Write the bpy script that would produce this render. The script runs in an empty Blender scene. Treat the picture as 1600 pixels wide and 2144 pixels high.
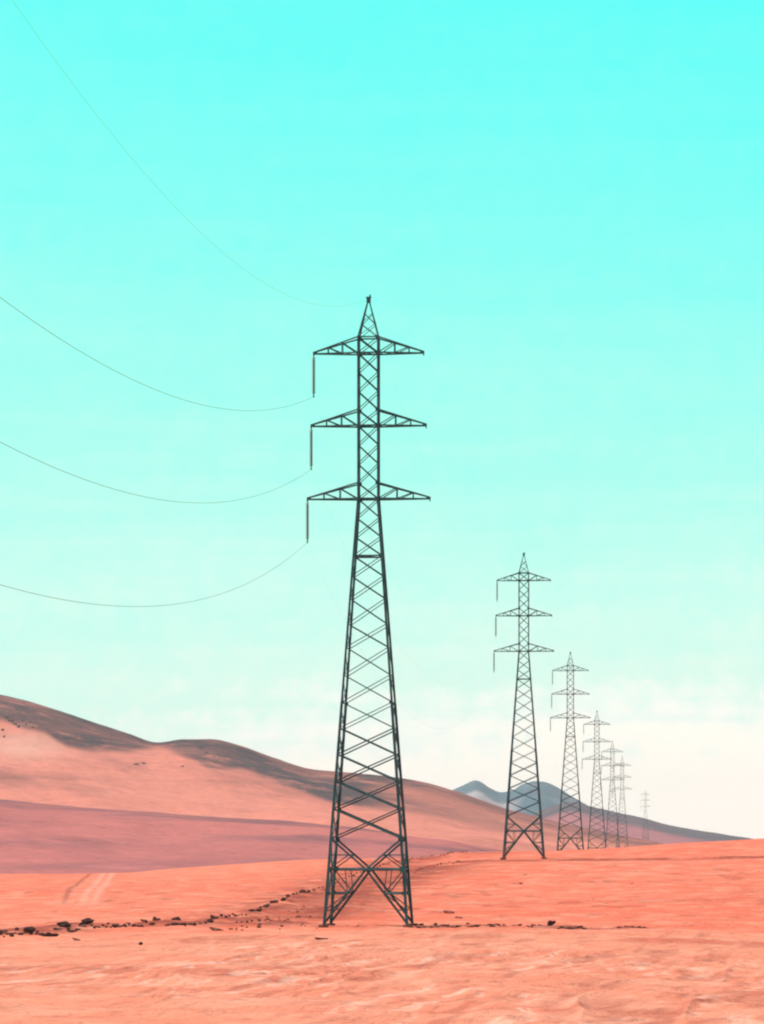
import bpy, bmesh, math, random
import numpy as np
from mathutils import Vector, Matrix
random.seed(7)
R = math.radians
sc = bpy.context.scene
COL = sc.collection

# ------------------------------------------------------------ survey constants
F, CX, HY = 8600.0, 800.0, 1800.0        # lens length, axis and eye line, in units of the 1600-wide frame
D = 260.6                                # distance of the first tower
LINE_K = 603.0 / F                       # heading of the power line
LINE_A = math.atan(LINE_K)

# ------------------------------------------------------------ helpers
def tag(o, label=None, cat=None, group=None, kind=None):
    if label: o['label'] = label
    if cat: o['category'] = cat
    if group: o['group'] = group
    if kind: o['kind'] = kind
    return o

def link_mesh(name, me, mat, parent=None):
    o = bpy.data.objects.new(name, me)
    COL.objects.link(o)
    if mat: me.materials.append(mat)
    if parent: o.parent = parent
    return o

def obj(name, bm, mat, parent=None, smooth=False):
    me = bpy.data.meshes.new(name)
    bm.normal_update()
    bm.to_mesh(me); bm.free()
    if smooth:
        for p in me.polygons: p.use_smooth = True
    return link_mesh(name, me, mat, parent)

def pchip(xk, yk, x):
    """monotone cubic through keys xk (n) and yk (n,...) sampled at x (m) -> (m,...)"""
    xk = np.asarray(xk, float); yk = np.asarray(yk, float); x = np.asarray(x, float)
    h = np.diff(xk); sh = (len(h),) + (1,) * (yk.ndim - 1)
    d = np.diff(yk, axis=0) / h.reshape(sh)
    m = np.zeros_like(yk)
    a, b = d[:-1], d[1:]
    with np.errstate(divide='ignore', invalid='ignore'):
        hm = 2 * a * b / (a + b)
    m[1:-1] = np.where(a * b > 0, hm, 0)
    m[0], m[-1] = d[0], d[-1]
    i = np.clip(np.searchsorted(xk, x) - 1, 0, len(h) - 1)
    t = np.clip((x - xk[i]) / h[i], 0, 1)
    sh2 = (len(x),) + (1,) * (yk.ndim - 1)
    t = t.reshape(sh2); hh = h[i].reshape(sh2)
    return ((2*t**3 - 3*t**2 + 1) * yk[i] + (t**3 - 2*t**2 + t) * hh * m[i]
            + (-2*t**3 + 3*t**2) * yk[i+1] + (t**3 - t**2) * hh * m[i+1])

_rng = np.random.RandomState(11)
_tab = _rng.rand(256, 256)
def vnoise(x, y, seed=0):
    x = np.asarray(x, float) + seed * 17.3; y = np.asarray(y, float) + seed * 9.7
    xi = np.floor(x).astype(int); yi = np.floor(y).astype(int)
    fx = x - xi; fy = y - yi
    fx = fx*fx*fx*(fx*(fx*6-15)+10); fy = fy*fy*fy*(fy*(fy*6-15)+10)
    g = lambda a, b: _tab[a % 256, b % 256]
    return ((g(xi, yi)*(1-fx) + g(xi+1, yi)*fx)*(1-fy) + (g(xi, yi+1)*(1-fx) + g(xi+1, yi+1)*fx)*fy) * 2 - 1
def fbm(x, y, octv=4, seed=0, gain=0.5):
    a, s, v = 1.0, 0.0, 0
    for k in range(octv):
        v = v + a * vnoise(x * 2**k, y * 2**k, seed + k); s += a; a *= gain
    return v / s
def sstep(a, b, x):
    t = np.clip((np.asarray(x, float) - a) / (b - a), 0, 1)
    return t*t*(3-2*t)

# ------------------------------------------------------------ materials
def new_mat(name):
    m = bpy.data.materials.new(name); m.use_nodes = True
    nt = m.node_tree
    return m, nt, nt.nodes['Principled BSDF']
def N(nt, t, **kw):
    n = nt.nodes.new(t)
    for k, v in kw.items():
        if k in n.inputs.keys() if hasattr(n.inputs, 'keys') else False: n.inputs[k].default_value = v
        else: setattr(n, k, v)
    return n
def mixc(nt, fac, a, b, blend='MIX'):
    n = nt.nodes.new('ShaderNodeMix'); n.data_type = 'RGBA'; n.blend_type = blend
    n.clamp_factor = True
    for sock, v in ((n.inputs[0], fac), (n.inputs[6], a), (n.inputs[7], b)):
        if hasattr(v, 'is_output'): nt.links.new(v, sock)
        elif isinstance(v, (int, float)): sock.default_value = v
        else: sock.default_value = (*v, 1)
    return n.outputs[2]
def noise(nt, vec, scale, detail=4, rough=0.55, stretch=None):
    if stretch:
        mp = nt.nodes.new('ShaderNodeMapping'); mp.inputs['Scale'].default_value = stretch
        if len(stretch) == 3: pass
        nt.links.new(vec, mp.inputs[0]); vec = mp.outputs[0]
    n = nt.nodes.new('ShaderNodeTexNoise'); n.inputs['Scale'].default_value = scale
    n.inputs['Detail'].default_value = detail; n.inputs['Roughness'].default_value = rough
    nt.links.new(vec, n.inputs['Vector'])
    return n.outputs['Fac']
def rng_(nt, v, a, b, c=0.0, d=1.0):
    n = nt.nodes.new('ShaderNodeMapRange'); n.clamp = True
    for k, q in zip((1, 2, 3, 4), (a, b, c, d)): n.inputs[k].default_value = q
    nt.links.new(v, n.inputs[0]); return n.outputs[0]
def attr(nt, name):
    n = nt.nodes.new('ShaderNodeAttribute'); n.attribute_name = name
    return n.outputs['Fac']
def math_(nt, op, a, b):
    n = nt.nodes.new('ShaderNodeMath'); n.operation = op
    for s, v in ((n.inputs[0], a), (n.inputs[1], b)):
        if isinstance(v, (int, float)): s.default_value = v
        else: nt.links.new(v, s)
    return n.outputs[0]
def bump(nt, h, strength, dist, bsdf):
    b = nt.nodes.new('ShaderNodeBump'); b.inputs['Strength'].default_value = strength
    b.inputs['Distance'].default_value = dist
    nt.links.new(h, b.inputs['Height']); nt.links.new(b.outputs[0], bsdf.inputs['Normal'])

def sand_material():
    m, nt, bs = new_mat('desert_sand')
    pos = nt.nodes.new('ShaderNodeNewGeometry').outputs['Position']
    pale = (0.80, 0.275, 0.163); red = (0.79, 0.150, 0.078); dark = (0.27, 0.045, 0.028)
    n1 = noise(nt, pos, 0.35, 5, 0.6, (1, 0.5, 1)); n2 = noise(nt, pos, 1.6, 5, 0.6, (1, 0.55, 1)); n3 = noise(nt, pos, 0.03, 3, 0.5)
    redf = math_(nt, 'ADD', attr(nt, 'red'), rng_(nt, n1, 0.35, 0.7, -0.22, 0.22))
    redf = math_(nt, 'ADD', redf, rng_(nt, n3, 0.3, 0.7, -0.12, 0.12))
    c = mixc(nt, redf, pale, red)
    # long drag marks and wheel ruts running away to the right
    sx = nt.nodes.new('ShaderNodeSeparateXYZ'); nt.links.new(pos, sx.inputs[0])
    cb = nt.nodes.new('ShaderNodeCombineXYZ')
    warp = math_(nt, 'MULTIPLY', noise(nt, pos, 0.12, 3), 2.5)
    nt.links.new(math_(nt, 'ADD', math_(nt, 'SUBTRACT', sx.outputs[0], math_(nt, 'MULTIPLY', sx.outputs[1], 0.11)), warp), cb.inputs[0])
    nt.links.new(math_(nt, 'MULTIPLY', sx.outputs[1], 0.055), cb.inputs[1])
    st = noise(nt, cb.outputs[0], 1.5, 5, 0.6)
    stf = attr(nt, 'ruts')
    c = mixc(nt, math_(nt, 'MULTIPLY', stf, rng_(nt, st, 0.52, 0.62, 0, 0.8)), c, (0.56, 0.155, 0.09))
    c = mixc(nt, math_(nt, 'MULTIPLY', stf, rng_(nt, st, 0.47, 0.38, 0, 0.95)), c, (0.88, 0.44, 0.31))
    c = mixc(nt, attr(nt, 'track'), c, (0.86, 0.41, 0.30))
    c = mixc(nt, rng_(nt, n2, 0.50, 0.64, 0, 0.6), c, (0.54, 0.165, 0.105))
    c = mixc(nt, rng_(nt, n1, 0.52, 0.36, 0, 0.45), c, (0.85, 0.36, 0.235))
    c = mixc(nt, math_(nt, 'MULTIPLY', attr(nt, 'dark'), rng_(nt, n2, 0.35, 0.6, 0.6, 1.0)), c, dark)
    n4 = noise(nt, pos, 9.0, 4, 0.7)
    c = mixc(nt, rng_(nt, n4, 0.56, 0.70, 0, 0.40), c, (0.46, 0.12, 0.075))
    c = mixc(nt, rng_(nt, n4, 0.43, 0.30, 0, 0.35), c, (0.88, 0.42, 0.30))
    # scattered gravel
    v = nt.nodes.new('ShaderNodeTexVoronoi'); v.inputs['Scale'].default_value = 1.6
    nt.links.new(pos, v.inputs['Vector'])
    spots = math_(nt, 'MULTIPLY', rng_(nt, v.outputs['Distance'], 0.15, 0.06, 0, 1), rng_(nt, noise(nt, pos, 0.09, 3), 0.5, 0.62, 0, 0.6))
    c = mixc(nt, spots, c, (0.30, 0.10, 0.07))
    nt.links.new(c, bs.inputs['Base Color'])
    bs.inputs['Roughness'].default_value = 0.95; bs.inputs['Specular IOR Level'].default_value = 0.1
    h = math_(nt, 'ADD', math_(nt, 'MULTIPLY', n2, 0.35), n1)
    h = math_(nt, 'ADD', h, math_(nt, 'MULTIPLY', st, 0.5))
    bump(nt, h, 0.8, 0.5, bs)
    return m

def hill_material(name, sand, sand2, rock, rock2, scale, bumpd):
    m, nt, bs = new_mat(name)
    pos = nt.nodes.new('ShaderNodeNewGeometry').outputs['Position']
    a = noise(nt, pos, scale, 6, 0.6, (1, 0.6, 2.5)); b = noise(nt, pos, scale * 5, 5, 0.65)
    cs = mixc(nt, rng_(nt, a, 0.35, 0.68), sand, sand2)
    cr = mixc(nt, rng_(nt, a, 0.38, 0.62), rock, rock2)
    cr = mixc(nt, rng_(nt, b, 0.52, 0.70, 0, 0.35), cr, tuple(v * 0.6 for v in rock))
    f = math_(nt, 'ADD', attr(nt, 'rock'), rng_(nt, a, 0.3, 0.7, -0.18, 0.18))
    f = math_(nt, 'ADD', f, rng_(nt, b, 0.3, 0.7, -0.10, 0.10))
    c = mixc(nt, f, cs, cr)
    d = noise(nt, pos, scale * 22, 4, 0.7)
    c = mixc(nt, rng_(nt, d, 0.53, 0.68, 0, 0.5), c, tuple(v * 0.55 for v in sand2))
    c = mixc(nt, rng_(nt, b, 0.46, 0.34, 0, 0.35), c, tuple(min(.9, v * 1.25) for v in sand))
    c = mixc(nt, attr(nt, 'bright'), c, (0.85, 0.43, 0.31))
    nt.links.new(c, bs.inputs['Base Color'])
    bs.inputs['Roughness'].default_value = 0.95; bs.inputs['Specular IOR Level'].default_value = 0.1
    bump(nt, math_(nt, 'ADD', a, math_(nt, 'MULTIPLY', b, 0.5)), 1.0, bumpd * 2.2, bs)
    return m

def plain(name, c1, c2, scale, rough=0.8, metal=0.0, spec=0.3):
    m, nt, bs = new_mat(name)
    tc = nt.nodes.new('ShaderNodeTexCoord').outputs['Object']
    c = mixc(nt, rng_(nt, noise(nt, tc, scale, 5, 0.6), 0.35, 0.65), c1, c2)
    nt.links.new(c, bs.inputs['Base Color'])
    bs.inputs['Roughness'].default_value = rough; bs.inputs['Metallic'].default_value = metal
    bs.inputs['Specular IOR Level'].default_value = spec
    return m

M_sand = sand_material()
M_steel = plain('weathered_steel', (0.018, 0.070, 0.082), (0.045, 0.130, 0.142), 1.2, 0.7, 0.0, 0.25)
M_conc = plain('stained_footing', (0.16, 0.05, 0.03), (0.24, 0.09, 0.06), 3.0, 0.95)
M_glass = plain('insulator_glaze', (0.06, 0.075, 0.07), (0.09, 0.10, 0.09), 6.0, 0.35)
M_wire = plain('aluminium_cable', (0.10, 0.17, 0.17), (0.15, 0.22, 0.22), 1.0, 0.6)
M_stone = plain('dark_stone', (0.035, 0.012, 0.010), (0.085, 0.030, 0.022), 5.0, 0.9)
M_rstone = plain('reddish_stone', (0.30, 0.085, 0.055), (0.42, 0.14, 0.09), 5.0, 0.9)
M_outcrop = plain('outcrop_rock', (0.05, 0.035, 0.038), (0.12, 0.08, 0.08), 0.4, 0.9)

# ------------------------------------------------------------ the ground
XK = np.array([-1500, -400, 0, 250, 400, 650, 880, 960, 1050, 1150, 1300, 1400, 1600, 2000, 3200], float)
def row(*ys): return np.array(ys, float)
def zrow(Z, ys): return (HY - ys) / F * Z
rows = [  # (distance, z at each XK)
    (0.0,   np.full(len(XK), -2.05)),
    (60.0,  np.full(len(XK), -2.62)),
    (150.0, zrow(150, row(2024,2018,2014,2012,2012,2011,2010,2010,2010,2010,2012,2012,2014,2016,2018))),
    (235.0, zrow(235, row(1972,1970,1968,1965,1962,1958,1956,1956,1956,1957,1960,1963,1968,1972,1976))),
    (262.0, zrow(262, row(1955,1950,1946,1944,1943,1941.5,1941,1941,1941,1941.5,1943,1944,1946,1950,1955))),
    (320.0, zrow(320, row(1924,1918,1914,1911,1910,1909,1906,1905,1904,1903,1902,1901,1898,1895,1890))),
    (420.0, zrow(420, row(1876,1872,1869,1866,1862,1856,1850,1847,1845,1843,1840,1838,1833,1826,1820))),
    (536.0, zrow(536, row(1853,1849,1845,1842,1835,1822,1811,1804,1799,1797,1794,1791,1786,1776,1765))),
    (690.0, zrow(690, row(1838,1832,1830,1828,1817,1801,1797,1787,1784.5,1783,1775,1768,1757,1742,1730))),
    (815.0, zrow(815, row(1842,1840,1838,1836,1828,1815,1806,1802,1799,1798,1792,1786,1776,1760,1750))),
    (1085.0, zrow(1085, row(1845,1842,1840,1838,1832,1824,1814,1810,1807,1805,1803,1799,1790,1776,1766))),
    (1370.0, zrow(1370, row(1842,1840,1838,1836,1832,1826,1818,1814,1811,1809,1806,1803,1796,1784,1776))),
    (1640.0, zrow(1640, row(1838,1836,1834,1832,1829,1824,1818,1814,1810,1806,1797,1796,1792,1786,1780))),
    (2200.0, np.full(len(XK), -4.0)),
    (4000.0, np.full(len(XK), -6.0)),
    (9600.0, np.full(len(XK), -8.0)),
]
RK = np.array([r for r, _ in rows]); ZK = np.array([z for _, z in rows])
def ground_z(x, r):
    """x (m,) frame-column bearings, r (n,) distances -> base heights (n,m)"""
    zc = pchip(XK, ZK.T, np.clip(x, XK[0], XK[-1])).T         # (rows, m)
    return pchip(np.sqrt(RK), zc, np.sqrt(r))                 # (n, m)

# track that runs up behind the first tower, as (X, Y) curves on the ground
def relief(X, Y):
    rr = np.hypot(X, Y)
    far = sstep(120, 700, rr)
    z = fbm(X/9.0, Y/14.0, 3, 3) * 0.16
    z = z + fbm(X/2.3 + 0.35*Y/2.3, Y/4.5, 3, 8) * 0.055 * (1 - 0.3*far)
    rid = 1 - np.abs(vnoise(X/3.4 + Y/9.0 + vnoise(X/8, Y/8, 5), Y/26.0, 21))
    z = z + rid**3 * 0.08 * (1 - far)
    rut = 1 - np.abs(vnoise((X - 0.12*Y)/1.5 + 1.5*vnoise(X/6, Y/15, 6), Y/22.0, 25))
    rut2 = 1 - np.abs(vnoise((X - 0.16*Y)/0.7 + 1.0*vnoise(X/4, Y/9, 7), Y/12.0, 27))
    z = z + (rut**3 * 0.15 + rut2**3 * 0.05) * (1 - sstep(150, 240, rr)) * (0.5 + 0.5*vnoise(X/7, Y/25, 28))
    z = z + fbm(X/55.0, Y/70.0, 2, 30) * 0.45 * sstep(90, 200, rr) * (1 - 0.75*np.exp(-((rr-D)/90)**2)) * (1 - .7*np.exp(-((rr-600)/150)**2))
    return z

_probe_r = np.linspace(60, 700, 2600)
def at(px, py, rmin=60, rmax=695, last=False):
    """point of the ground seen on bearing px at height py"""
    rs = _probe_r[(_probe_r >= rmin) & (_probe_r <= rmax)]
    z = ground_z(np.array([px]), rs)[:, 0]
    ys = HY - F * z / rs
    i = int(np.argmin(np.abs(ys - py)))
    Y = rs[i]; X = (px - CX) / F * Y
    return X, Y, float(z[i] + relief(np.array([X]), np.array([Y]))[0])
def ground_at(X, Y):
    px = CX + F * X / Y
    return float(ground_z(np.array([px]), np.array([Y]))[0, 0] + relief(np.array([X]), np.array([Y]))[0])

def seg_dist(X, Y, pts):
    best = np.full(X.shape, 1e9)
    for (x0, y0), (x1, y1) in zip(pts[:-1], pts[1:]):
        dx, dy = x1-x0, y1-y0
        t = np.clip(((X-x0)*dx + (Y-y0)*dy) / (dx*dx + dy*dy), 0, 1)
        best = np.minimum(best, np.hypot(X-x0-t*dx, Y-y0-t*dy))
    return best
def gpts(lst): return [at(px, py)[:2] for px, py in lst]
BERM_A = gpts([(436,1934),(500,1924),(540,1914),(600,1892),(663,1871),(720,1848),(790,1822),(864,1802),(943,1793),(975,1788)])
SHADOW_BERM_B = gpts([(520,1940),(620,1928),(700,1900),(790,1855),(860,1832),(881,1823),(901,1816),(936,1809),(1000,1803),(1100,1801),(1200,1800),(1350,1798),(1500,1795),(1640,1792)])
BERM_L = gpts([(-200,1962),(-60,1958),(58,1952),(129,1945),(179,1940),(241,1941),(324,1937),(436,1938)])
SHADOW_BERM_R = gpts([(700,1941),(860,1941),(1000,1941),(1160,1942),(1220,1947),(1350,1946)])
BERM_T = gpts([(980,1896),(1150,1892),(1350,1889),(1640,1885)])
TR_D = gpts([(133,1890),(150,1862),(170,1845),(192,1829)])
TR_1 = gpts([(165,1900),(185,1870),(205,1845),(218,1829)])
TR_2 = gpts([(186,1903),(204,1876),(222,1850),(236,1830)])

def polar_ground():
    px = np.concatenate([np.linspace(-340, 1940, 700)])
    th = np.arctan((px - CX) / F)
    left = -np.concatenate([np.linspace(math.pi, 0.5, 30, endpoint=False), np.linspace(0.5, -th[0], 40, endpoint=False)])
    right = -left[::-1]
    right = np.concatenate([np.linspace(th[-1], 0.5, 40, endpoint=False)[1:], np.linspace(0.5, math.pi, 30, endpoint=False)])
    th = np.concatenate([left, th, right])
    r = np.concatenate([[2, 10, 25, 40, 50], np.linspace(56, 130, 190, endpoint=False), np.linspace(130, 300, 260, endpoint=False),
                        np.linspace(300, 720, 330, endpoint=False), np.linspace(720, 1700, 60, endpoint=False), np.geomspace(1700, 9500, 30)])
    T, Rr = np.meshgrid(th, r)
    xcol = CX + F * np.tan(np.clip(th, -1.2, 1.2))
    base = ground_z(xcol, r)
    w = sstep(0.35, 1.1, np.abs(T))
    flat = np.full_like(base, -2.6) - Rr * 0.0006
    X = Rr * np.sin(T); Y = Rr * np.cos(T)
    Ze = base * (1-w) + flat * w + relief(X, Y)
    # windrows of bulldozed sand along the track and under the painted tower shadows
    wob = 0.6 + 0.6 * np.abs(fbm(X/2.0, Y/2.0, 3, 60))
    dA = seg_dist(X, Y, BERM_A); dT = seg_dist(X, Y, BERM_T); dB = seg_dist(X, Y, SHADOW_BERM_B); dL = seg_dist(X, Y, BERM_L); dR = seg_dist(X, Y, SHADOW_BERM_R)
    Ze += 0.35 * wob * np.exp(-(dA/1.6)**2) + 0.22 * wob * np.exp(-(dB/1.6)**2) + 0.30 * wob * np.exp(-(dL/1.5)**2) + 0.12 * wob * np.exp(-(dR/1.2)**2)
    n, m_ = T.shape
    verts = np.stack([X, Y, Ze], -1).reshape(-1, 3)
    i = np.arange(n-1)[:, None] * m_; j = np.arange(m_)
    j2 = (j + 1) % m_
    quads = np.stack([i + j, i + j2, i + m_ + j2, i + m_ + j], -1).reshape(-1, 4)
    # close the centre
    centre = len(verts)
    verts = np.vstack([verts, [[0, 0, -2.05]]])
    tris = np.stack([np.full(m_, centre), j2, j], -1)
    me = bpy.data.meshes.new('ground')
    nl = quads.size + tris.size
    me.vertices.add(len(verts)); me.vertices.foreach_set('co', verts.ravel())
    me.loops.add(nl); me.loops.foreach_set('vertex_index', np.concatenate([quads.ravel(), tris.ravel()]).astype(np.int32))
    me.polygons.add(len(quads) + len(tris))
    ls = np.concatenate([np.arange(len(quads)) * 4, quads.size + np.arange(len(tris)) * 3]).astype(np.int32)
    me.polygons.foreach_set('loop_start', ls)
    me.polygons.foreach_set('use_smooth', np.ones(len(ls), bool))
    me.update(calc_edges=True)
    # mineral zones, tracks, and tower shadows painted as dark streaks
    edge = 246 + 8 * fbm(X/14, Y/14, 3, 77)
    red = 0.12 + 0.60 * sstep(-6, 10, Rr - edge) + 0.25 * sstep(420, 600, Rr) * sstep(-12, 12, X)
    red += 0.2 * fbm(X/30, Y/60, 3, 80)
    pX = CX + F * X / np.maximum(Y, 1)
    patch = np.exp(-((Rr-226)/9)**2) * sstep(1270, 1340, pX + 25*fbm(X/3, Y/5, 2, 4)) * (0.6 + 0.8 * fbm(X/1.4, Y/7, 3, 90))
    red = red + 1.0 * np.clip(patch, 0, 1)
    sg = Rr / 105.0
    dark = 1.0 * np.exp(-(dB/(sg*1.35))**2) * sstep(-0.35, 0.25, fbm(X/6, Y/6, 3, 12) + 0.25)  # track edge, then the second tower's cast shadow painted onto the sand
    dark = np.maximum(dark, 1.0 * np.exp(-(dA/(sg*1.3))**2) * sstep(-0.45, 0.2, fbm(X/1.5, Y/3, 3, 13)))
    dark = np.maximum(dark, 1.0 * np.exp(-(dL/(sg*1.3))**2) * sstep(-0.5, 0.1, fbm(X/1.5, Y/3, 3, 14)))
    dark = np.maximum(dark, 1.0 * np.exp(-(dR/(sg*.9))**2) * sstep(-0.4, 0.15, fbm(X/2.5, Y/3, 3, 15)))  # cast shadow of the first tower, painted along its low ridge
    dark = np.maximum(dark, 0.30 * np.exp(-(dT/(sg*1.5))**2) * sstep(-0.5, 0.3, fbm(X/8, Y/6, 3, 16)))
    fade = sstep(1905, 1872, HY - F * Ze / Rr)
    dark = np.maximum(dark, 0.7 * np.exp(-(seg_dist(X, Y, TR_D)/0.30)**2) * fade)
    dark = np.maximum(dark, 0.62 * np.clip(patch, 0, 1))
    dark = np.maximum(dark, 0.5 * sstep(0.34, 0.6, fbm(X/2.2, Y/8, 3, 40)) * sstep(255, 300, Rr) * (1 - sstep(330, 700, Rr)))
    dark = np.maximum(dark, 0.38 * sstep(0.2, 0.5, fbm((X-.12*Y)/1.2, Y/14, 3, 41) + 0.16*sstep(1200, 1600, pX)) * (1 - sstep(230, 262, Rr)))
    track = np.maximum(np.exp(-(seg_dist(X, Y, TR_1)/0.42)**2), np.exp(-(seg_dist(X, Y, TR_2)/0.42)**2)) * 0.6 * fade
    ruts = (1 - sstep(190, 235, Rr)) * sstep(-0.4, 0.2, fbm(X/9, Y/30, 2, 95))
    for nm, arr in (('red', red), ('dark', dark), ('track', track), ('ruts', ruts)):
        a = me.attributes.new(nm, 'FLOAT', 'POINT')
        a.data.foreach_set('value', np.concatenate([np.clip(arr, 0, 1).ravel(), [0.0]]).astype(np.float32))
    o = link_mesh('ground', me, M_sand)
    tag(o, kind='structure')
polar_ground()

# ------------------------------------------------------------ hills
def hill(name, keys, mat, ncol, nrow, xr, amp, sx, seed, rockfn=None, brightfn=None, ridge_rough=0.0):
    """keys: list of (distance, [(bearing, height-in-frame)...]) from the near foot over the ridge to the back"""
    px = np.linspace(xr[0], xr[1], ncol)
    Zk = np.array([k[0] for k in keys], float)
    zk = []
    for Zd, pr in keys:
        a = np.array(pr, float)
        zk.append(zrow(Zd, pchip(a[:, 0], a[:, 1], px)))
    zk = np.array(zk)
    Y = np.linspace(Zk[0], Zk[-1], nrow)
    z = pchip(Zk, zk, Y)
    X = (px[None, :] - CX) / F * Y[:, None]; YY = np.broadcast_to(Y[:, None], X.shape)
    t = sstep(Zk[0], Zk[0] + 0.25*(Zk[-1]-Zk[0]), YY)
    rg = 1 - np.abs(fbm(X/sx, YY/(sx*2.2), 4, seed))
    t = t * (1 - 0.75*np.exp(-((YY - keys[-3][0])/(0.06*keys[-3][0]))**2))
    z = z + amp * t * (fbm(X/(sx*.8), YY/(sx*1.6), 4, seed+5) * 0.7 + (rg - 0.75) * 0.8)
    z = z + ridge_rough * t * fbm(X/(sx*.12), YY/(sx*.2), 3, seed+9)
    z = np.maximum(z, -13.5)
    n, m_ = X.shape
    me = bpy.data.meshes.new(name)
    verts = np.stack([X, YY, z], -1).reshape(-1, 3)
    i = np.arange(n-1)[:, None]*m_; j = np.arange(m_-1)
    quads = np.stack([i+j, i+j+1, i+m_+j+1, i+m_+j], -1).reshape(-1, 4)
    me.vertices.add(len(verts)); me.vertices.foreach_set('co', verts.ravel())
    me.loops.add(quads.size); me.loops.foreach_set('vertex_index', quads.ravel().astype(np.int32))
    me.polygons.add(len(quads)); me.polygons.foreach_set('loop_start', (np.arange(len(quads))*4).astype(np.int32))
    me.polygons.foreach_set('use_smooth', np.ones(len(quads), bool))
    me.update(calc_edges=True)
    alt = HY - F * z / YY; pxx = np.broadcast_to(px[None, :], X.shape)
    for nm, fn in (('rock', rockfn), ('bright', brightfn)):
        v = fn(pxx, alt, X, YY, z) if fn else np.zeros_like(X)
        a = me.attributes.new(nm, 'FLOAT', 'POINT')
        a.data.foreach_set('value', np.clip(v, 0, 1).ravel().astype(np.float32))
    o = link_mesh(name, me, mat); tag(o, kind='structure')
    return Y, px, z

ML = hill_material('mauve_gravel_slope', (0.55, 0.165, 0.140), (0.48, 0.145, 0.130), (0.20, 0.090, 0.098), (0.35, 0.12, 0.12), 0.012, 1.5)
MB_ = hill_material('sandy_rock_hill', (0.74, 0.235, 0.160), (0.64, 0.195, 0.135), (0.018, 0.026, 0.033), (0.060, 0.046, 0.050), 0.006, 3.0)
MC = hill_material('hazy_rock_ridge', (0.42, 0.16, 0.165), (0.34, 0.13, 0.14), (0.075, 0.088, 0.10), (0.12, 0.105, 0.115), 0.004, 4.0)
MM = hill_material('haze_blue_mountain', (0.45, 0.40, 0.38), (0.38, 0.32, 0.32), (0.035, 0.115, 0.155), (0.05, 0.14, 0.17), 0.0015, 8.0)  # blue of the distant haze painted into the rock colours

fx = lambda a: np.array(a, float)
def curve(pts):
    a = fx(pts)
    return lambda x: pchip(a[:, 0], a[:, 1], np.clip(np.ravel(x), a[0, 0], a[-1, 0])).reshape(np.shape(x))

A_R = [(-1500,1750),(-700,1675),(-300,1662),(0,1674),(250,1699),(500,1716),(690,1731),(900,1757),(1050,1783),(1150,1806),(1300,1830)]
hill('mauve_dune', [(830,[(x,1872) for x in (-1500,0,1300)]), (1300, A_R), (1380,[(x,y+6) for x, y in A_R]), (1800,[(x,1850) for x in (-1500,0,1300)])],
     ML, 560, 150, (-1500, 1300), 2.4, 50, 3,
     rockfn=lambda px, al, X, Y, z: 0.30 + 1.5*fbm(X/90, Y/120 + z/5, 3, 44) + 0.5*sstep(-14, 0, -(al - curve(A_R)(px))) + 0.55*np.exp(-((al - 1803 + 0.02*(px-500))/9.0)**2) )

B_S = [(-1500,1560),(-900,1440),(-300,1405),(-100,1432),(0,1455),(60,1470),(180,1508),(270,1539),(330,1558),(385,1551),(440,1550),(500,1562),(580,1590),
       (650,1612),(750,1621),(850,1631),(950,1655),(1000,1673),(1050,1690),(1100,1703),(1200,1728),(1300,1748),(1400,1768),(1520,1800)]
B_M = [(-1500,1560),(-900,1450),(-300,1425),(0,1470),(150,1508),(300,1545),(450,1570),(600,1602),(750,1629),(900,1655),(1050,1695),(1200,1730),(1300,1750),(1400,1770),(1520,1800)]
B_E = curve([(-1500,1640),(-300,1480),(0,1508),(50,1524),(90,1534),(150,1566),(250,1576),(330,1568),(400,1590),(450,1612),(500,1612),(560,1630),(640,1662),(700,1682),(800,1698),(900,1716),(1000,1738),(1100,1752),(1250,1775),(1500,1810)])
def b_rock(px, al, X, Y, z):
    e = B_E(px) - al + 5*fbm(X/60, Y/200, 3, 52)
    r = sstep(-6, 9, e) * (0.72 + 0.30*fbm(X/120, Y/150, 3, 53) - 0.42*sstep(690, 880, px) * sstep(-22, 2, al - B_E(px)))
    r = r * (1 - 0.55*sstep(730, 880, px) * sstep(8, 24, al - curve(B_S)(px)))
    st = np.exp(-((al - 1628 - 0.02*px)/3.0)**2) * 0.15
    gul = sstep(0.15, 0.6, fbm(X/45 + z/60, Y/160, 4, 57)) * sstep(1480, 1560, al) * (1 - sstep(1640, 1700, al))
    return r * 1.12 + st + 0.12*sstep(0.1, .6, fbm(X/300, z/12, 3, 54)) + 0.28*gul
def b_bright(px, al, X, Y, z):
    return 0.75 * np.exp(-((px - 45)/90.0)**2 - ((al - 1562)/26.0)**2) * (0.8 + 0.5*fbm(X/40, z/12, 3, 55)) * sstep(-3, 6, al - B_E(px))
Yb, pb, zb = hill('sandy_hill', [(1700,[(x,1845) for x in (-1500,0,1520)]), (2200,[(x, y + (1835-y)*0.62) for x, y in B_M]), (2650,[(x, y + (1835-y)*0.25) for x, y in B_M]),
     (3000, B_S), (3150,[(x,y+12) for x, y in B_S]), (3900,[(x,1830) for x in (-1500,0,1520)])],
     MB_, 900, 240, (-1500, 1520), 6.0, 130, 13, rockfn=b_rock, brightfn=b_bright, ridge_rough=1.0)

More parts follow.
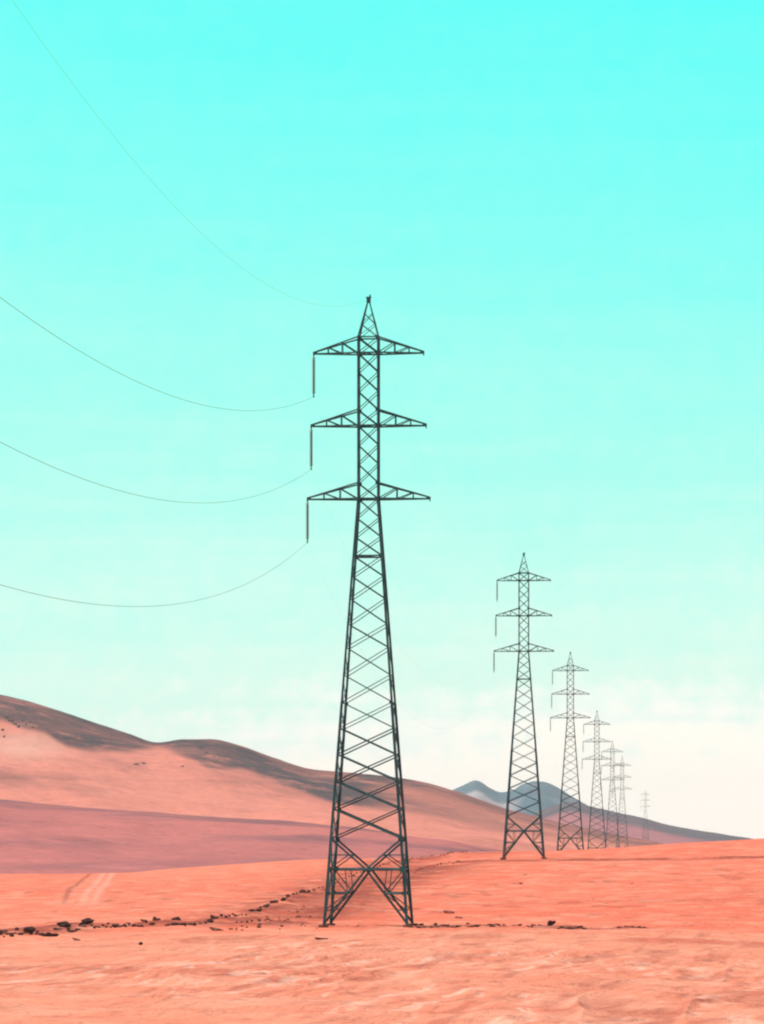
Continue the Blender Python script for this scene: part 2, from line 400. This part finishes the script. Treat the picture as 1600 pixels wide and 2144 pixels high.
C_S = [(950,1830),(1050,1770),(1130,1700),(1200,1682),(1240,1692),(1300,1706),(1350,1716),(1400,1729),(1450,1738),(1500,1746),(1560,1755),(1620,1765),(1800,1790),(2000,1810)]
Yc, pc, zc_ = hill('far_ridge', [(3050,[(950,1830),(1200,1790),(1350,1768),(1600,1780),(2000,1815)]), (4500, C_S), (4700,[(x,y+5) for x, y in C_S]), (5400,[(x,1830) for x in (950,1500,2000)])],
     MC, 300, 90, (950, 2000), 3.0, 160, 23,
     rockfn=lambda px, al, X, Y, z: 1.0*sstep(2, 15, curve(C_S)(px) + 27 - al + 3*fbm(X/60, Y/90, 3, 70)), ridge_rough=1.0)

MT_S = [(840,1830),(900,1700),(945,1657),(970,1645),(985,1638),(996,1635),(1008,1639),(1025,1650),(1050,1660),(1075,1655),(1095,1643),(1120,1636),(1140,1638),(1165,1648),
        (1200,1670),(1250,1698),(1320,1735),(1420,1790),(1500,1830)]
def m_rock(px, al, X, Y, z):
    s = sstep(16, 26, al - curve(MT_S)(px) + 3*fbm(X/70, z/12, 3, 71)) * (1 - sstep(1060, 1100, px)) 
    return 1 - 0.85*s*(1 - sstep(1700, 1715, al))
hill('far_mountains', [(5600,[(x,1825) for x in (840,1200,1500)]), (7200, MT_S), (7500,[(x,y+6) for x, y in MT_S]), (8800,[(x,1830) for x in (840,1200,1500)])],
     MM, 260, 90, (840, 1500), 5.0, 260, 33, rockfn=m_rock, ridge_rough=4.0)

# ------------------------------------------------------------ lattice towers
def beam(bm, p, q, s, t=None, inward=None):
    """rolled steel angle from p to q: two thin flanges meeting at a heel"""
    p = Vector(p); q = Vector(q); ax = (q - p).normalized()
    s *= 0.70
    t = t or s * 0.16
    inw = Vector(inward) if inward is not None else Vector((0, 0, 1))
    if abs(inw.normalized().dot(ax)) > 0.95: inw = Vector((1, 0.3, 0))
    a = (inw - ax * inw.dot(ax)).normalized(); b = ax.cross(a)
    a, b = (a + b).normalized(), (a - b).normalized()
    prof = [(0, 0), (s, 0), (s, t), (t, t), (t, s), (0, s)]
    ring = []
    for e in (p, q):
        ring.append([bm.verts.new(e + a * (u - s*.3) + b * (v - s*.3)) for u, v in prof])
    n = len(prof)
    for i in range(n):
        bm.faces.new((ring[0][i], ring[0][(i+1) % n], ring[1][(i+1) % n], ring[1][i]))
    bm.faces.new(ring[0][::-1]); bm.faces.new(ring[1])

def box(bm, c, s, rot=None):
    m = Matrix.Translation(Vector(c)) @ (rot.to_4x4() if rot else Matrix.Identity(4)) @ Matrix.Diagonal((*s, 1))
    bmesh.ops.create_cube(bm, size=1, matrix=m)

PXM = 33.0
def zz(y): return (1942 - y) / PXM
Z_W, Z_T, Z_P = zz(1045), zz(707), zz(622)
def half(z):
    if z < Z_W: return 2.66 + (0.65 - 2.66) * z / Z_W
    return 0.65
def corner(sx, sy, z): h = half(z); return Vector((sx*h, sy*h, z))
LOW = [zz(y) for y in (1756, 1694, 1637, 1581, 1526, 1472, 1415, 1357, 1308, 1255, 1208, 1165)]
UP = [zz(y) for y in (1165, 1125, 1085, 1045, 1012, 972, 932, 892, 859, 820, 780, 740, 707)]
ARMS = [(zz(1045), zz(1012), 3.87), (zz(892), zz(859), 3.63), (zz(740), zz(707), 3.47)]
INS = 2.72

def make_tower():
    root = bpy.data.objects.new('transmission_tower', None); COL.objects.link(root)
    for sx in (-1, 1):
        for sy in (-1, 1):
            bm = bmesh.new(); inw = (-sx, -sy, 0)
            beam(bm, corner(sx, sy, -0.25), corner(sx, sy, zz(1472)), 0.25, 0.03, inw)
            beam(bm, corner(sx, sy, zz(1472)), corner(sx, sy, Z_W), 0.20, 0.026, inw)
            beam(bm, corner(sx, sy, Z_W), corner(sx, sy, Z_T), 0.15, 0.02, inw)
            for z, s in ((zz(1820), .30), (zz(1756), .24), (zz(1694), .2), (zz(1637), .2), (zz(1870), .24), (zz(1472), .2), (zz(1165), .2), (Z_W, .22), (zz(1012), .18), (zz(892), .2), (zz(859), .18), (zz(740), .2), (Z_T, .18)):
                h = half(z) - .02
                box(bm, (sx*(h - s*.35), sy*(h+.02), z), (s, .02, s))
                box(bm, (sx*(h+.02), sy*(h - s*.35), z), (.02, s, s))
            lg = obj('leg', bm, M_steel, root)
            bm = bmesh.new()
            h = half(0)
            bmesh.ops.create_cone(bm, cap_ends=True, segments=12, radius1=0.52, radius2=0.30, depth=1.2,
                                  matrix=Matrix.Translation((sx*h, sy*h, -0.38)))
            obj('footing', bm, M_conc, lg)
    def face(ax, s, lev, size):
        """corner helper: a point on the face (axis ax, side s) at lateral side u and level z"""
    for ax in (0, 1):
        for s in (-1, 1):
            def P(u, z, k=1.0, ax=ax, s=s):
                h = half(z)
                return Vector((u*h*k, s*h, z)) if ax == 0 else Vector((s*h, u*h*k, z))
            inw = (0, -s, 0) if ax == 0 else (-s, 0, 0)
            off = Vector(inw) * 0.05
            bm = bmesh.new()
            def br(u0, z0, u1, z1, sz=0.10, k0=1, k1=1, o=0):
                beam(bm, P(u0, z0, k0) + off*o, P(u1, z1, k1) + off*o, sz, None, inw)
            for a, b in zip(LOW[:-1], LOW[1:]):
                sz = 0.115 if a < zz(1540) else 0.075
                br(-1, b, 1, a, sz); br(1, b, -1, a, sz*.75, o=1.6)
            for a, b in zip(UP[:-1], UP[1:]):
                br(-1, b, 1, a, 0.075); br(1, b, -1, a, 0.055, o=1.4)
            for z in (zz(1820), zz(1165), Z_W, zz(892), zz(740), Z_T):
                br(-1, z, 1, z, 0.17 if z < 6 else 0.10, o=.6)
            # splayed base: K brace through the middle of the main horizontal
            zc, z0, z1 = zz(1820), 0.25, zz(1756)
            for u in (-1, 1):
                br(u, z1, 0, zc, 0.13, k1=1, o=1); br(0, zc, u, z0, 0.15, k0=1, o=1)
                zm = zz(1870); k = (zc - zm) / (zc - z0)
                kk = k * half(z0) / half(zm)
                br(u, zm, u*kk, zm, 0.13, o=.5)
                br(u, zc, u*kk, zm, 0.075, o=1.4)
                zl = zz(1905); k2 = (zc - zl)/(zc - z0)
                br(u, zl, u*k2, zl, 0.07, o=.5); br(u*kk, zm, u, zl, 0.07, o=1.5)
                zh = zz(1790); kh = (zh - zc)/(z1 - zc)
                br(u, zh, u*kh, zh, 0.07, o=.4); br(u, zc, u*kh, zh, 0.07, o=1.4)
                zq = zz(1844); kq = (zc-zq)/(zc-z0)
                br(u*.55, zc, u*kk, zm, 0.06, o=1.7)
            bm.normal_update()
            obj('face_bracing', bm, M_steel, root)
    # internal diaphragms
    for z in (zz(1820), zz(1165), Z_W, zz(892), zz(740)):
        bm = bmesh.new()
        beam(bm, corner(-1, -1, z), corner(1, 1, z), 0.08); beam(bm, corner(1, -1, z) + Vector((0,0,.03)), corner(-1, 1, z) + Vector((0,0,.03)), 0.08)
        obj('diaphragm_bracing', bm, M_steel, root)
    # earth-wire peak
    bm = bmesh.new()
    top = Vector((0, 0, Z_P - 0.25))
    for sx in (-1, 1):
        for sy in (-1, 1):
            beam(bm, corner(sx, sy, Z_T), top + Vector((sx*.06, sy*.06, 0)), 0.11, 0.018, (-sx, -sy, 0))
    lv = [0, .36, .66]
    for ax in (0, 1):
        for s in (-1, 1):
            def Q(u, f):
                h = .65*(1-f) + .06*f; z = Z_T + f*(top.z - Z_T)
                return Vector((u*h, s*h, z)) if ax == 0 else Vector((s*h, u*h, z))
            for a, b in zip(lv[:-1], lv[1:]):
                beam(bm, Q(-1, b), Q(1, a), 0.065, None, (0, 0, 1)); beam(bm, Q(1, b), Q(-1, a), 0.06, None, (0.2, 0, 1))
    obj('peak', bm, M_steel, root)
    bm = bmesh.new()
    box(bm, (0, 0, Z_P - 0.22), (.26, .20, .30)); box(bm, (0.0, 0, Z_P - 0.02), (.34, .07, .09)); box(bm, (0.09, 0, Z_P + 0.08), (.10, .06, .14))
    obj('earth_wire_clamp', bm, M_steel, root)
    # cross arms
    for zb_, zt, L in ARMS:
        for sx in (-1, 1):
            bm = bmesh.new()
            h = .65; tip = Vector((sx*L, 0, zb_))
            for sy in (-1, 1):
                b0 = Vector((sx*h, sy*h, zb_)); t0 = Vector((sx*h, sy*h, zt))
                tb = tip + Vector((0, sy*.07, 0)); tt = tip + Vector((0, sy*.07, .10))
                beam(bm, b0, tb, 0.10, None, (0, -sy, 0)); beam(bm, t0, tt, 0.10, None, (0, -sy, 0))
                f = [0.0, .36, .68]
                bp = [b0.lerp(tb, k) for k in f]; tp = [t0.lerp(tt, k) for k in f]
                for k in (1, 2): beam(bm, bp[k], tp[k], 0.06, None, (0, -sy, 0))
                beam(bm, bp[0], tp[1], 0.07, None, (0, -sy, 0)); beam(bm, bp[1], tp[2], 0.06, None, (0, -sy, 0))
            for k, k2 in ((.0, .36), (.36, .68)):
                p0 = Vector((sx*h, -h, zb_)).lerp(tip, k); p1 = Vector((sx*h, h, zb_)).lerp(tip, k2)
                beam(bm, p0, p1, 0.055)
                p0 = Vector((sx*h, h, zb_)).lerp(tip, k2); p1 = Vector((sx*h, -h, zb_)).lerp(tip, k2)
                beam(bm, p0, p1, 0.055)
            box(bm, tip + Vector((-sx*.06, 0, .04)), (.26, .2, .18)); box(bm, tip + Vector((sx*.03, 0, -.10)), (.07, .07, .14))
            obj('cross_arm', bm, M_steel, root)
    # suspension strings on the side that carries the circuit
    for zb_, zt, L in ARMS:
        bm = bmesh.new()
        x = -L - .03; n = 15; top_ = zb_ - .15; ln = INS - .4
        bmesh.ops.create_cone(bm, cap_ends=True, segments=8, radius1=.045, radius2=.045, depth=ln+.25, matrix=Matrix.Translation((x, 0, top_ - ln/2)))
        for k in range(n):
            z = top_ - (k + .7) * ln / n
            bmesh.ops.create_cone(bm, cap_ends=True, segments=12, radius1=.135, radius2=.05, depth=.10, matrix=Matrix.Translation((x, 0, z)))
        st = obj('insulator_string', bm, M_glass, root)
        bm = bmesh.new()
        box(bm, (x, 0, zb_ - INS + .02), (.07, .34, .10)); box(bm, (x, 0, zb_ - INS + .12), (.05, .08, .14))
        obj('suspension_clamp', bm, M_steel, st)
    return root

def copy_tree(o, parent=None):
    c = o.copy(); COL.objects.link(c)
    if parent: c.parent = parent
    for ch in list(o.children): copy_tree(ch, c)
    return c

tower0 = make_tower()
T_SPEC = [  # distance in units of D, bearing, height of its foot in the frame (None = on terrain), label
    (1.0, 772, None, 'tall dark lattice pylon in the foreground, nearest and largest of the line'),
    (2.06, 1097, None, 'second lattice pylon, half as tall, standing on the crest of the red slope'),
    (3.08, 1194.5, None, 'third lattice pylon, feet hidden behind the crest just right of the second'),
    (4.18, 1250, None, 'faint fourth lattice pylon showing between the third pylon and two smaller ones'),
    (5.2, 1282.5, None, 'small pale fifth lattice pylon immediately left of a slightly smaller one'),
    (6.2, 1303, None, 'very small pale sixth pylon directly right of the fifth, overlapping it'),
    (12.0, 1352, None, 'tiniest, faintest pylon, farthest right and almost lost in the bright sky'),
]
def tower_base(dd, px):
    Y = dd * D; X = (px - CX) / F * Y
    if dd < 2000 / D:
        z = min(ground_at(X + a, Y + b) for a in (-2.5, 0, 2.5) for b in (-2.5, 0, 2.5)) + .1
        if dd < 1.5: z = -(1942 - HY) / F * Y
    else:
        i = np.argmin(np.abs(Yc - Y)); j = np.argmin(np.abs(pc - px)); z = float(zc_[i, j])
    return Vector((X, Y, z))
towers = []
bases = [tower_base(d_, x_) for d_, x_, _, _ in T_SPEC]
for k, ((d_, x_, _, lab), b) in enumerate(zip(T_SPEC, bases)):
    t = tower0 if k == 0 else copy_tree(tower0)
    t.location = b; t.rotation_euler = (0, 0, -LINE_A)
    tag(t, lab, 'pylon', 'lattice pylons of the power line')
    towers.append(t)

# ------------------------------------------------------------ conductors
def attach(base, lx, lz):
    return base + Vector((lx*math.cos(LINE_A), -lx*math.sin(LINE_A), lz))
B0 = bases[0] + Vector((math.sin(LINE_A), math.cos(LINE_A), 0)) * (-1.05 * D / math.cos(LINE_A)); B0.z = bases[0].z + 0.05
def cable(name, p, q, sag, rad, label, cat, group):
    n = 160; pts = []
    for i in range(n + 1):
        t = i / n; v = p.lerp(q, t); v.z -= 4 * sag * t * (1 - t); pts.append(v)
    bm = bmesh.new(); prev = None; seg = 6
    for i, v in enumerate(pts):
        d = (pts[min(i+1, n)] - pts[max(i-1, 0)]).normalized()
        a = d.cross(Vector((0, 0, 1))).normalized(); b = a.cross(d)
        ring = [bm.verts.new(v + a*rad*math.cos(2*math.pi*k/seg) + b*rad*math.sin(2*math.pi*k/seg)) for k in range(seg)]
        if prev:
            for k in range(seg): bm.faces.new((prev[k], prev[(k+1) % seg], ring[(k+1) % seg], ring[k]))
        else: bm.faces.new(ring)
        prev = ring
    bm.faces.new(prev[::-1])
    o = obj(name, bm, M_wire, None, True)
    tag(o, label, cat, group)
WZ = [(-ARMS[2][2] - .03, ARMS[2][0] - INS), (-ARMS[1][2] - .03, ARMS[1][0] - INS), (-ARMS[0][2] - .03, ARMS[0][0] - INS)]
SAG0 = [10.55, 10.75, 10.9]
names = ['top', 'middle', 'lowest']
chain = [B0] + bases[:4]
spans = ['sweeping in from the left edge to the nearest pylon', 'between the nearest pylon and the second one',
         'between the second pylon and the third one', 'between the third pylon and the fourth one']
for s in range(4):
    for i, (lx, lz) in enumerate(WZ):
        cable('power_cable', attach(chain[s], lx, lz), attach(chain[s+1], lx, lz), SAG0[i] if s == 0 else 9.5, 0.0100 if s == 0 else 0.0035,
              names[i] + ' thin cable ' + spans[s], 'power cable', 'power cables hanging between the pylons')
    cable('earth_wire', attach(chain[s], 0, Z_P - .1 + (4 if s == 0 else 0)), attach(chain[s+1], 0, Z_P - .1), 12.7 if s == 0 else 8.5, 0.005 if s == 0 else 0.0035,
          'hair thin earth wire ' + spans[s], 'earth wire', 'earth wires along the pylon peaks')

# ------------------------------------------------------------ stones
def stone_mesh(seed, flat=0.62):
    rg = random.Random(seed); bm = bmesh.new()
    bmesh.ops.create_icosphere(bm, subdivisions=2, radius=0.5)
    sx, sy = rg.uniform(.8, 1.2), rg.uniform(.7, 1.1)
    pl = [Vector((rg.gauss(0, 1), rg.gauss(0, 1), rg.gauss(0, 1))).normalized() for _ in range(9)]
    cut = [rg.uniform(.14, .38) for _ in pl]
    for v in bm.verts:
        for n, c in zip(pl, cut):
            d = v.co.dot(n)
            if d > c: v.co -= n * (d - c) * .9
        v.co += v.co.normalized() * rg.uniform(-.11, .09)
        v.co.x *= sx; v.co.y *= sy; v.co.z *= flat
    me = bpy.data.meshes.new('stone'); bm.normal_update(); bm.to_mesh(me); bm.free()
    return me
DARK = [stone_mesh(k) for k in range(6)]; RED = [stone_mesh(k + 20) for k in range(4)]; OUT = [stone_mesh(k + 40, .8) for k in range(4)]
M_brown = plain('brown_stone', (0.085, 0.030, 0.020), (0.19, 0.07, 0.045), 5.0, 0.9)
for i_, m_ in enumerate(DARK): m_.materials.append(M_brown if i_ % 3 == 2 else M_stone)
for m_ in RED: m_.materials.append(M_rstone)
for m_ in OUT: m_.materials.append(M_outcrop)

def place(px, py, w, h, meshes, label, cat='stone', group=None, name='stone', lift=.28):
    X, Y, z = at(px, py)
    # settle on whatever windrow crosses here
    for pts, a, s in ((BERM_A, .35, 1.6), (SHADOW_BERM_B, .22, 1.6), (BERM_L, .30, 1.5), (SHADOW_BERM_R, .12, 1.2)):
        d = float(seg_dist(np.array([X]), np.array([Y]), pts)[0]); z += a * .8 * math.exp(-(d/s)**2)
    o = bpy.data.objects.new(name, random.choice(meshes)); COL.objects.link(o)
    k = Y / F
    o.scale = (w*k, w*k*random.uniform(.7, 1.0), h*k/0.62)
    o.location = (X, Y, z + h*k*lift)
    o.rotation_euler = (random.uniform(-.15, .15), random.uniform(-.15, .15), random.uniform(-.5, .5))
    tag(o, label, cat, group)
    return o

G1 = 'dark stones lining the track edge'
big = [(2,1957,20,12,'dark jagged rock cut by the left edge of the picture'),
       (57,1955,24,17,'big blackish rock, second from the left in the dark row at far left'),
       (103,1962,34,11,'long low black rock lying lower than its neighbours in the left row'),
       (130,1947,34,13,'dark wedge shaped rock with a pointed top in the left row'),
       (180,1942,26,13,'rounded dark rock at the highest point of the left row'),
       (241,1944,20,9,'squat maroon rock right of the rounded one in the left row'),
       (324,1930,10,11,'small upright dark rock standing slightly above the left row'),
       (367,1936,22,14,'dark bushy looking rock alone on the orange sand between the two rows'),
       (438,1937,15,11,'dark rock at the lower end of the row climbing to the pylon'),
       (450,1947,30,9,'flat dark slab just below the lower end of the climbing row'),
       (158,1974,16,6,'small brown rock lying in front of the left row'),
       (293,1979,8,9,'small single dark stone lying on the pale sand in front of the left row'),
       (1152,1942,22,14,'dark humped rock on the line of stones and shadow well right of the nearest pylon'),  # shape added where the lower cross arm's shadow lump falls
       (672,1966,22,6,'flat dark stone at the left foot of the nearest pylon'),
       ]
for px, py, w, h, lab in big: place(px, py, w*1.25, h*1.15, DARK, lab, 'rock', None, 'rock')
rs = random.Random(5)
left = [(40,1958),(76,1953),(88,1958),(118,1956),(145,1949),(153,1951),(166,1945),(172,1944),(193,1942),(199,1944),(206,1945),(216,1943),(224,1944),(231,1945),(252,1943),(262,1942),
        (270,1941),(279,1941),(289,1944),(296,1942),(304,1938),(330,1930),(336,1934),(348,1941),(358,1939),(376,1939),(30,1957),(10,1961),(22,1962)]
for px, py in left:
    place(px + rs.uniform(-2, 2), py + rs.uniform(-1, 1), rs.uniform(8, 17), rs.uniform(4, 8), DARK, 'small dark stone in the loose row at the left of the nearest pylon', group='small dark stones in the left row')
dl = [(-5,1957),(57,1955),(75,1954),(103,1959),(130,1945),(150,1950),(180,1940),(215,1943),(241,1942),(290,1942),(324,1934),(350,1940),(400,1941),(437,1939)]
for (x0, y0), (x1, y1) in zip(dl[:-1], dl[1:]):
    n = max(1, int(abs(x1-x0)/9))
    for k in range(n):
        t = k / n
        place(x0+(x1-x0)*t + rs.uniform(-3, 3), y0+(y1-y0)*t + rs.uniform(-2, 3), rs.uniform(9, 22), rs.uniform(4, 9), DARK,
              'small dark stone in the loose row at the left of the nearest pylon', group='small dark stones in the left row')
ch = [(436,1936),(464,1929),(481,1926),(499,1924),(514,1922),(525,1919),(538,1913),(551,1907),(575,1901),(597,1892),(604,1886),(621,1881),(634,1878),(647,1876),(663,1871)]
for (x0, y0), (x1, y1) in zip(ch[:-1], ch[1:]):
    n = max(1, int(math.hypot(x1-x0, y1-y0)/6))
    for k in range(n):
        t = k / n; s = rs.choice((0.7, 1, 1.5))
        place(x0+(x1-x0)*t + rs.uniform(-2, 2), y0+(y1-y0)*t + rs.uniform(-2, 3), rs.uniform(8, 12)*s, rs.uniform(5, 8)*s, DARK,
              'dark stone in the row climbing towards the left side of the nearest pylon', group=G1)
ch2 = [(663,1871),(700,1856),(730,1843),(760,1831),(800,1817),(835,1808),(864,1802),(881,1797),(905,1796),(943,1793),(963,1789),(985,1786)]
for (x0, y0), (x1, y1) in zip(ch2[:-1], ch2[1:]):
    n = max(1, int(math.hypot(x1-x0, y1-y0)/6))
    for k in range(n):
        t = k / n
        place(x0+(x1-x0)*t + rs.uniform(-2, 2), y0+(y1-y0)*t + rs.uniform(-1.5, 1.5), rs.uniform(4, 9), rs.uniform(3, 5), DARK,
              'small dark stone on the track edge behind and right of the nearest pylon', group='dark stones along the far track edge')
ch3 = [(862,1832),(881,1824),(901,1816),(936,1811),(975,1806)]
for (x0, y0), (x1, y1) in zip(ch3[:-1], ch3[1:]):
    n = max(1, int(math.hypot(x1-x0, y1-y0)/6))
    for k in range(n):
        t = k / n
        place(x0+(x1-x0)*t + rs.uniform(-2, 2), y0+(y1-y0)*t + rs.uniform(-1.5, 1.5), rs.uniform(4, 10), rs.uniform(2.5, 4.5), DARK + RED,
              'small stone on the lower track edge curving up to the second pylon', group='stones along the lower track edge')
for k in range(46):
    px = rs.uniform(480, 668); t = (px-480)/190
    place(px, rs.uniform(1941 - 48*t, 1947), rs.uniform(5, 11), rs.uniform(3, 7), RED if rs.random() < .7 else DARK,
          'small reddish stone strewn over the sand just left of the nearest pylon', group='reddish stones strewn left of the pylon')
for a, b, n in ((865,892,4),(900,965,9),(975,1005,5),(1020,1062,8),(1065,1140,9),(1165,1225,9),(1292,1352,9)):  # streak is partly tower shadow; stones stand in for both
    for k in range(n):
        px = a + (b-a)*(k+.5)/n
        yy = 1942 if px < 1165 else 1947
        place(px + rs.uniform(-2, 2), yy + rs.uniform(-1.5, 1.5), rs.uniform(9, 19), rs.uniform(3, 6), DARK if rs.random() < .7 else RED,
              'low dark stone in the line of stones and shadow running right from the nearest pylon', group='stones in the line right of the pylon')
for px, py, w, h, lab in ((1098,1834,14,4,'flat brown stone on the red slope under the second pylon'),
                          (1090,1858,8,8,'small upright brown stone a little below the flat one on the red slope'),
                          (1323,1855,9,6,'small dull stone on the red slope right of centre'),
                          (1590,1823,8,5,'small stone on the red slope at the right edge'),
                          (1332,1826,7,4,'tiny stone high on the red slope, right of the second pylon'),
                          (938,1913,26,14,'pinkish crumbly mound of sand and stone right of the nearest pylon'),
                          (960,1925,20,9,'smaller crumbly stone beside the pinkish mound')):
    place(px, py, w, h, RED, lab, name='stone', lift=.1)
for k in range(20):
    px = rs.uniform(-60, 1660); py = rs.choice((rs.uniform(1850, 1930), rs.uniform(1985, 2140)))
    place(px, py, rs.uniform(3, 8), rs.uniform(1.5, 3.5), RED, 'small loose stone lying alone on the open sand', group='loose stones scattered on the sand', lift=.1)

def outcrop(px, py, w, h, lab):
    j = int(np.argmin(np.abs(pb - px)))
    al = HY - F * zb[:, j] / Yb
    vis = np.minimum.accumulate(al) >= al - .01
    i = int(np.argmin(np.where(vis, np.abs(al - py), 1e9)))
    Y = float(Yb[i]); X = (px - CX)/F*Y; k = Y/F
    o = bpy.data.objects.new('rock_outcrop', random.choice(OUT)); COL.objects.link(o)
    o.scale = (w*k, w*k*.9, h*k/.8); o.location = (X, Y, float(zb[i, j]) + h*k*.1)
    o.rotation_euler = (rs.uniform(-.2, .2), rs.uniform(-.2, .2), rs.uniform(0, 6))
    if isinstance(lab, tuple): tag(o, lab[0], 'outcrop', lab[1])
    else: tag(o, lab, 'outcrop')
for q in ((3,1497,12,8),(12,1505,14,8),(22,1510,16,9),(31,1515,12,8),(38,1521,14,9),(47,1512,12,7),(55,1516,11,7),(64,1513,12,8),(70,1523,9,6),(84,1521,10,6),(5,1530,8,10),(8,1545,7,8),(27,1500,10,6),(96,1525,8,5)):
    outcrop(*q, ('dark broken outcrop in the cluster above the bright sand patch at left', 'dark outcrops above the bright sand patch'))
for q in ((418,1566,9,6),(432,1577,12,7),(447,1584,12,7),(458,1580,9,5),(470,1583,10,6),(484,1586,9,5),(500,1590,8,5)):
    outcrop(*q, ('small dark rock outcrop below the rounded middle summit of the hill', 'dark outcrops below the middle summit'))
for q, lab in (((283,1601,22,5), 'long thin dark ledge on the pink slope between the two summits'), ((300,1598,12,6), 'short dark ledge at the right end of the long one on the pink slope'),
               ((382,1606,9,4), 'small dark rock alone on the pink slope right of the ledges')):
    outcrop(*q, lab)

# ------------------------------------------------------------ air
HAZE = True
if HAZE:
    bm = bmesh.new()
    x0, x1, y0, y1, z0, z1 = -9700, 9700, -9700, 9700, -17.0, 190.0
    box(bm, ((x0+x1)/2, (y0+y1)/2, (z0+z1)/2), (x1-x0, y1-y0, z1-z0))
    mh = bpy.data.materials.new('thin_desert_haze'); mh.use_nodes = True
    nt = mh.node_tree; nt.nodes.clear()
    out = nt.nodes.new('ShaderNodeOutputMaterial'); pv = nt.nodes.new('ShaderNodeVolumePrincipled')
    pv.inputs['Color'].default_value = (0.86, 0.93, 0.95, 1); pv.inputs['Density'].default_value = 0.00005
    pv.inputs['Anisotropy'].default_value = 0.2
    nt.links.new(pv.outputs[0], out.inputs['Volume'])
    hz = obj('haze', bm, mh); tag(hz, kind='stuff')

# ------------------------------------------------------------ sky and sun
SUN_EL = 66.0
w = bpy.data.worlds.new('World'); sc.world = w; w.use_nodes = True
nt = w.node_tree; nt.nodes.clear()
out = nt.nodes.new('ShaderNodeOutputWorld'); bg = nt.nodes.new('ShaderNodeBackground')
sky = nt.nodes.new('ShaderNodeTexSky'); sky.sky_type = 'NISHITA'; sky.sun_disc = False
sky.sun_elevation = R(SUN_EL); sky.sun_rotation = R(-80); sky.dust_density = 2.0
tc = nt.nodes.new('ShaderNodeTexCoord'); dirv = tc.outputs['Generated']
sp = nt.nodes.new('ShaderNodeSeparateXYZ'); nt.links.new(dirv, sp.inputs[0])
# thin streaks of cloud low over the horizon
n1 = noise(nt, dirv, 3.0, 5, 0.55, (3.0, 3.0, 45.0))
n2 = noise(nt, dirv, 2.0, 4, 0.5, (3.0, 3.0, 9.0))
hgt = math_(nt, 'ADD', sp.outputs['Z'], rng_(nt, n1, 0.35, 0.65, 0.006, -0.006))
n3 = noise(nt, dirv, 160.0, 3, 0.6)
hgt = math_(nt, 'ADD', hgt, rng_(nt, n3, 0.3, 0.7, 0.006, -0.006))
hgt = math_(nt, 'ADD', hgt, rng_(nt, n2, 0.3, 0.7, 0.008, -0.008))
hgt = math_(nt, 'ADD', hgt, math_(nt, 'MULTIPLY', sp.outputs['X'], math_(nt, 'MINIMUM', math_(nt, 'MULTIPLY', math_(nt, 'SUBTRACT', sp.outputs['Z'], 0.075), 2.2), 0.10)))
cr = nt.nodes.new('ShaderNodeValToRGB'); nt.links.new(rng_(nt, hgt, 0.0, 0.25), cr.inputs[0])
SKY = [(0.0, (1.13, 1.07, 0.95)), (0.075, (1.10, 1.06, 0.94)), (0.12, (0.92, 1.02, 0.93)), (0.17, (0.70, 1.0, 0.87)), (0.30, (0.50, 1.0, 0.865)),
       (0.42, (0.355, 1.0, 0.86)), (0.60, (0.215, 1.0, 0.88)), (0.80, (0.115, 1.0, 0.90)), (1.0, (0.055, 0.97, 0.93))]
e = cr.color_ramp.elements
e[0].position, e[0].color = SKY[0][0], (*SKY[0][1], 1)
e[1].position, e[1].color = SKY[-1][0], (*SKY[-1][1], 1)
for p_, c_ in SKY[1:-1]:
    k = e.new(p_); k.color = (*c_, 1)
nish = nt.nodes.new('ShaderNodeVectorMath'); nish.operation = 'SCALE'; nish.inputs['Scale'].default_value = 0.10
nt.links.new(sky.outputs[0], nish.inputs[0])
mixn = mixc(nt, rng_(nt, sp.outputs['Z'], 0.24, 0.42), cr.outputs[0], nish.outputs[0])
nt.links.new(mixn, bg.inputs['Color']); bg.inputs['Strength'].default_value = 1.06
nt.links.new(bg.outputs[0], out.inputs['Surface'])

sl = bpy.data.lights.new('sun', 'SUN'); sl.energy = 3.6; sl.angle = R(0.5); sl.color = (1.0, 0.95, 0.88)
so = bpy.data.objects.new('sun', sl); COL.objects.link(so)
az = R(8)   # light comes from the left and slightly from behind the towers
dv = Vector((math.cos(R(SUN_EL))*math.cos(az), -math.cos(R(SUN_EL))*math.sin(az), -math.sin(R(SUN_EL))))
so.rotation_euler = dv.to_track_quat('-Z', 'Y').to_euler()
so.location = (-200, 100, 400)

# ------------------------------------------------------------ camera and render
cam = bpy.data.cameras.new('camera'); co = bpy.data.objects.new('camera', cam); COL.objects.link(co)
co.location = (0, 0, 0); co.rotation_euler = (R(90), 0, 0)
cam.sensor_fit = 'HORIZONTAL'; cam.sensor_width = 36.0; cam.lens = 36.0 * F / 1600.0
cam.shift_y = (HY - 1072.0) / 1600.0
cam.clip_start = 0.5; cam.clip_end = 30000
sc.camera = co
sc.render.engine = 'CYCLES'
sc.render.resolution_x, sc.render.resolution_y = 764, 1024
sc.cycles.filter_width = 2.2
sc.cycles.volume_bounces = 1
sc.view_settings.view_transform = 'Standard'; sc.view_settings.look = 'None'
sc.view_settings.exposure = 0.0; sc.view_settings.gamma = 1.0
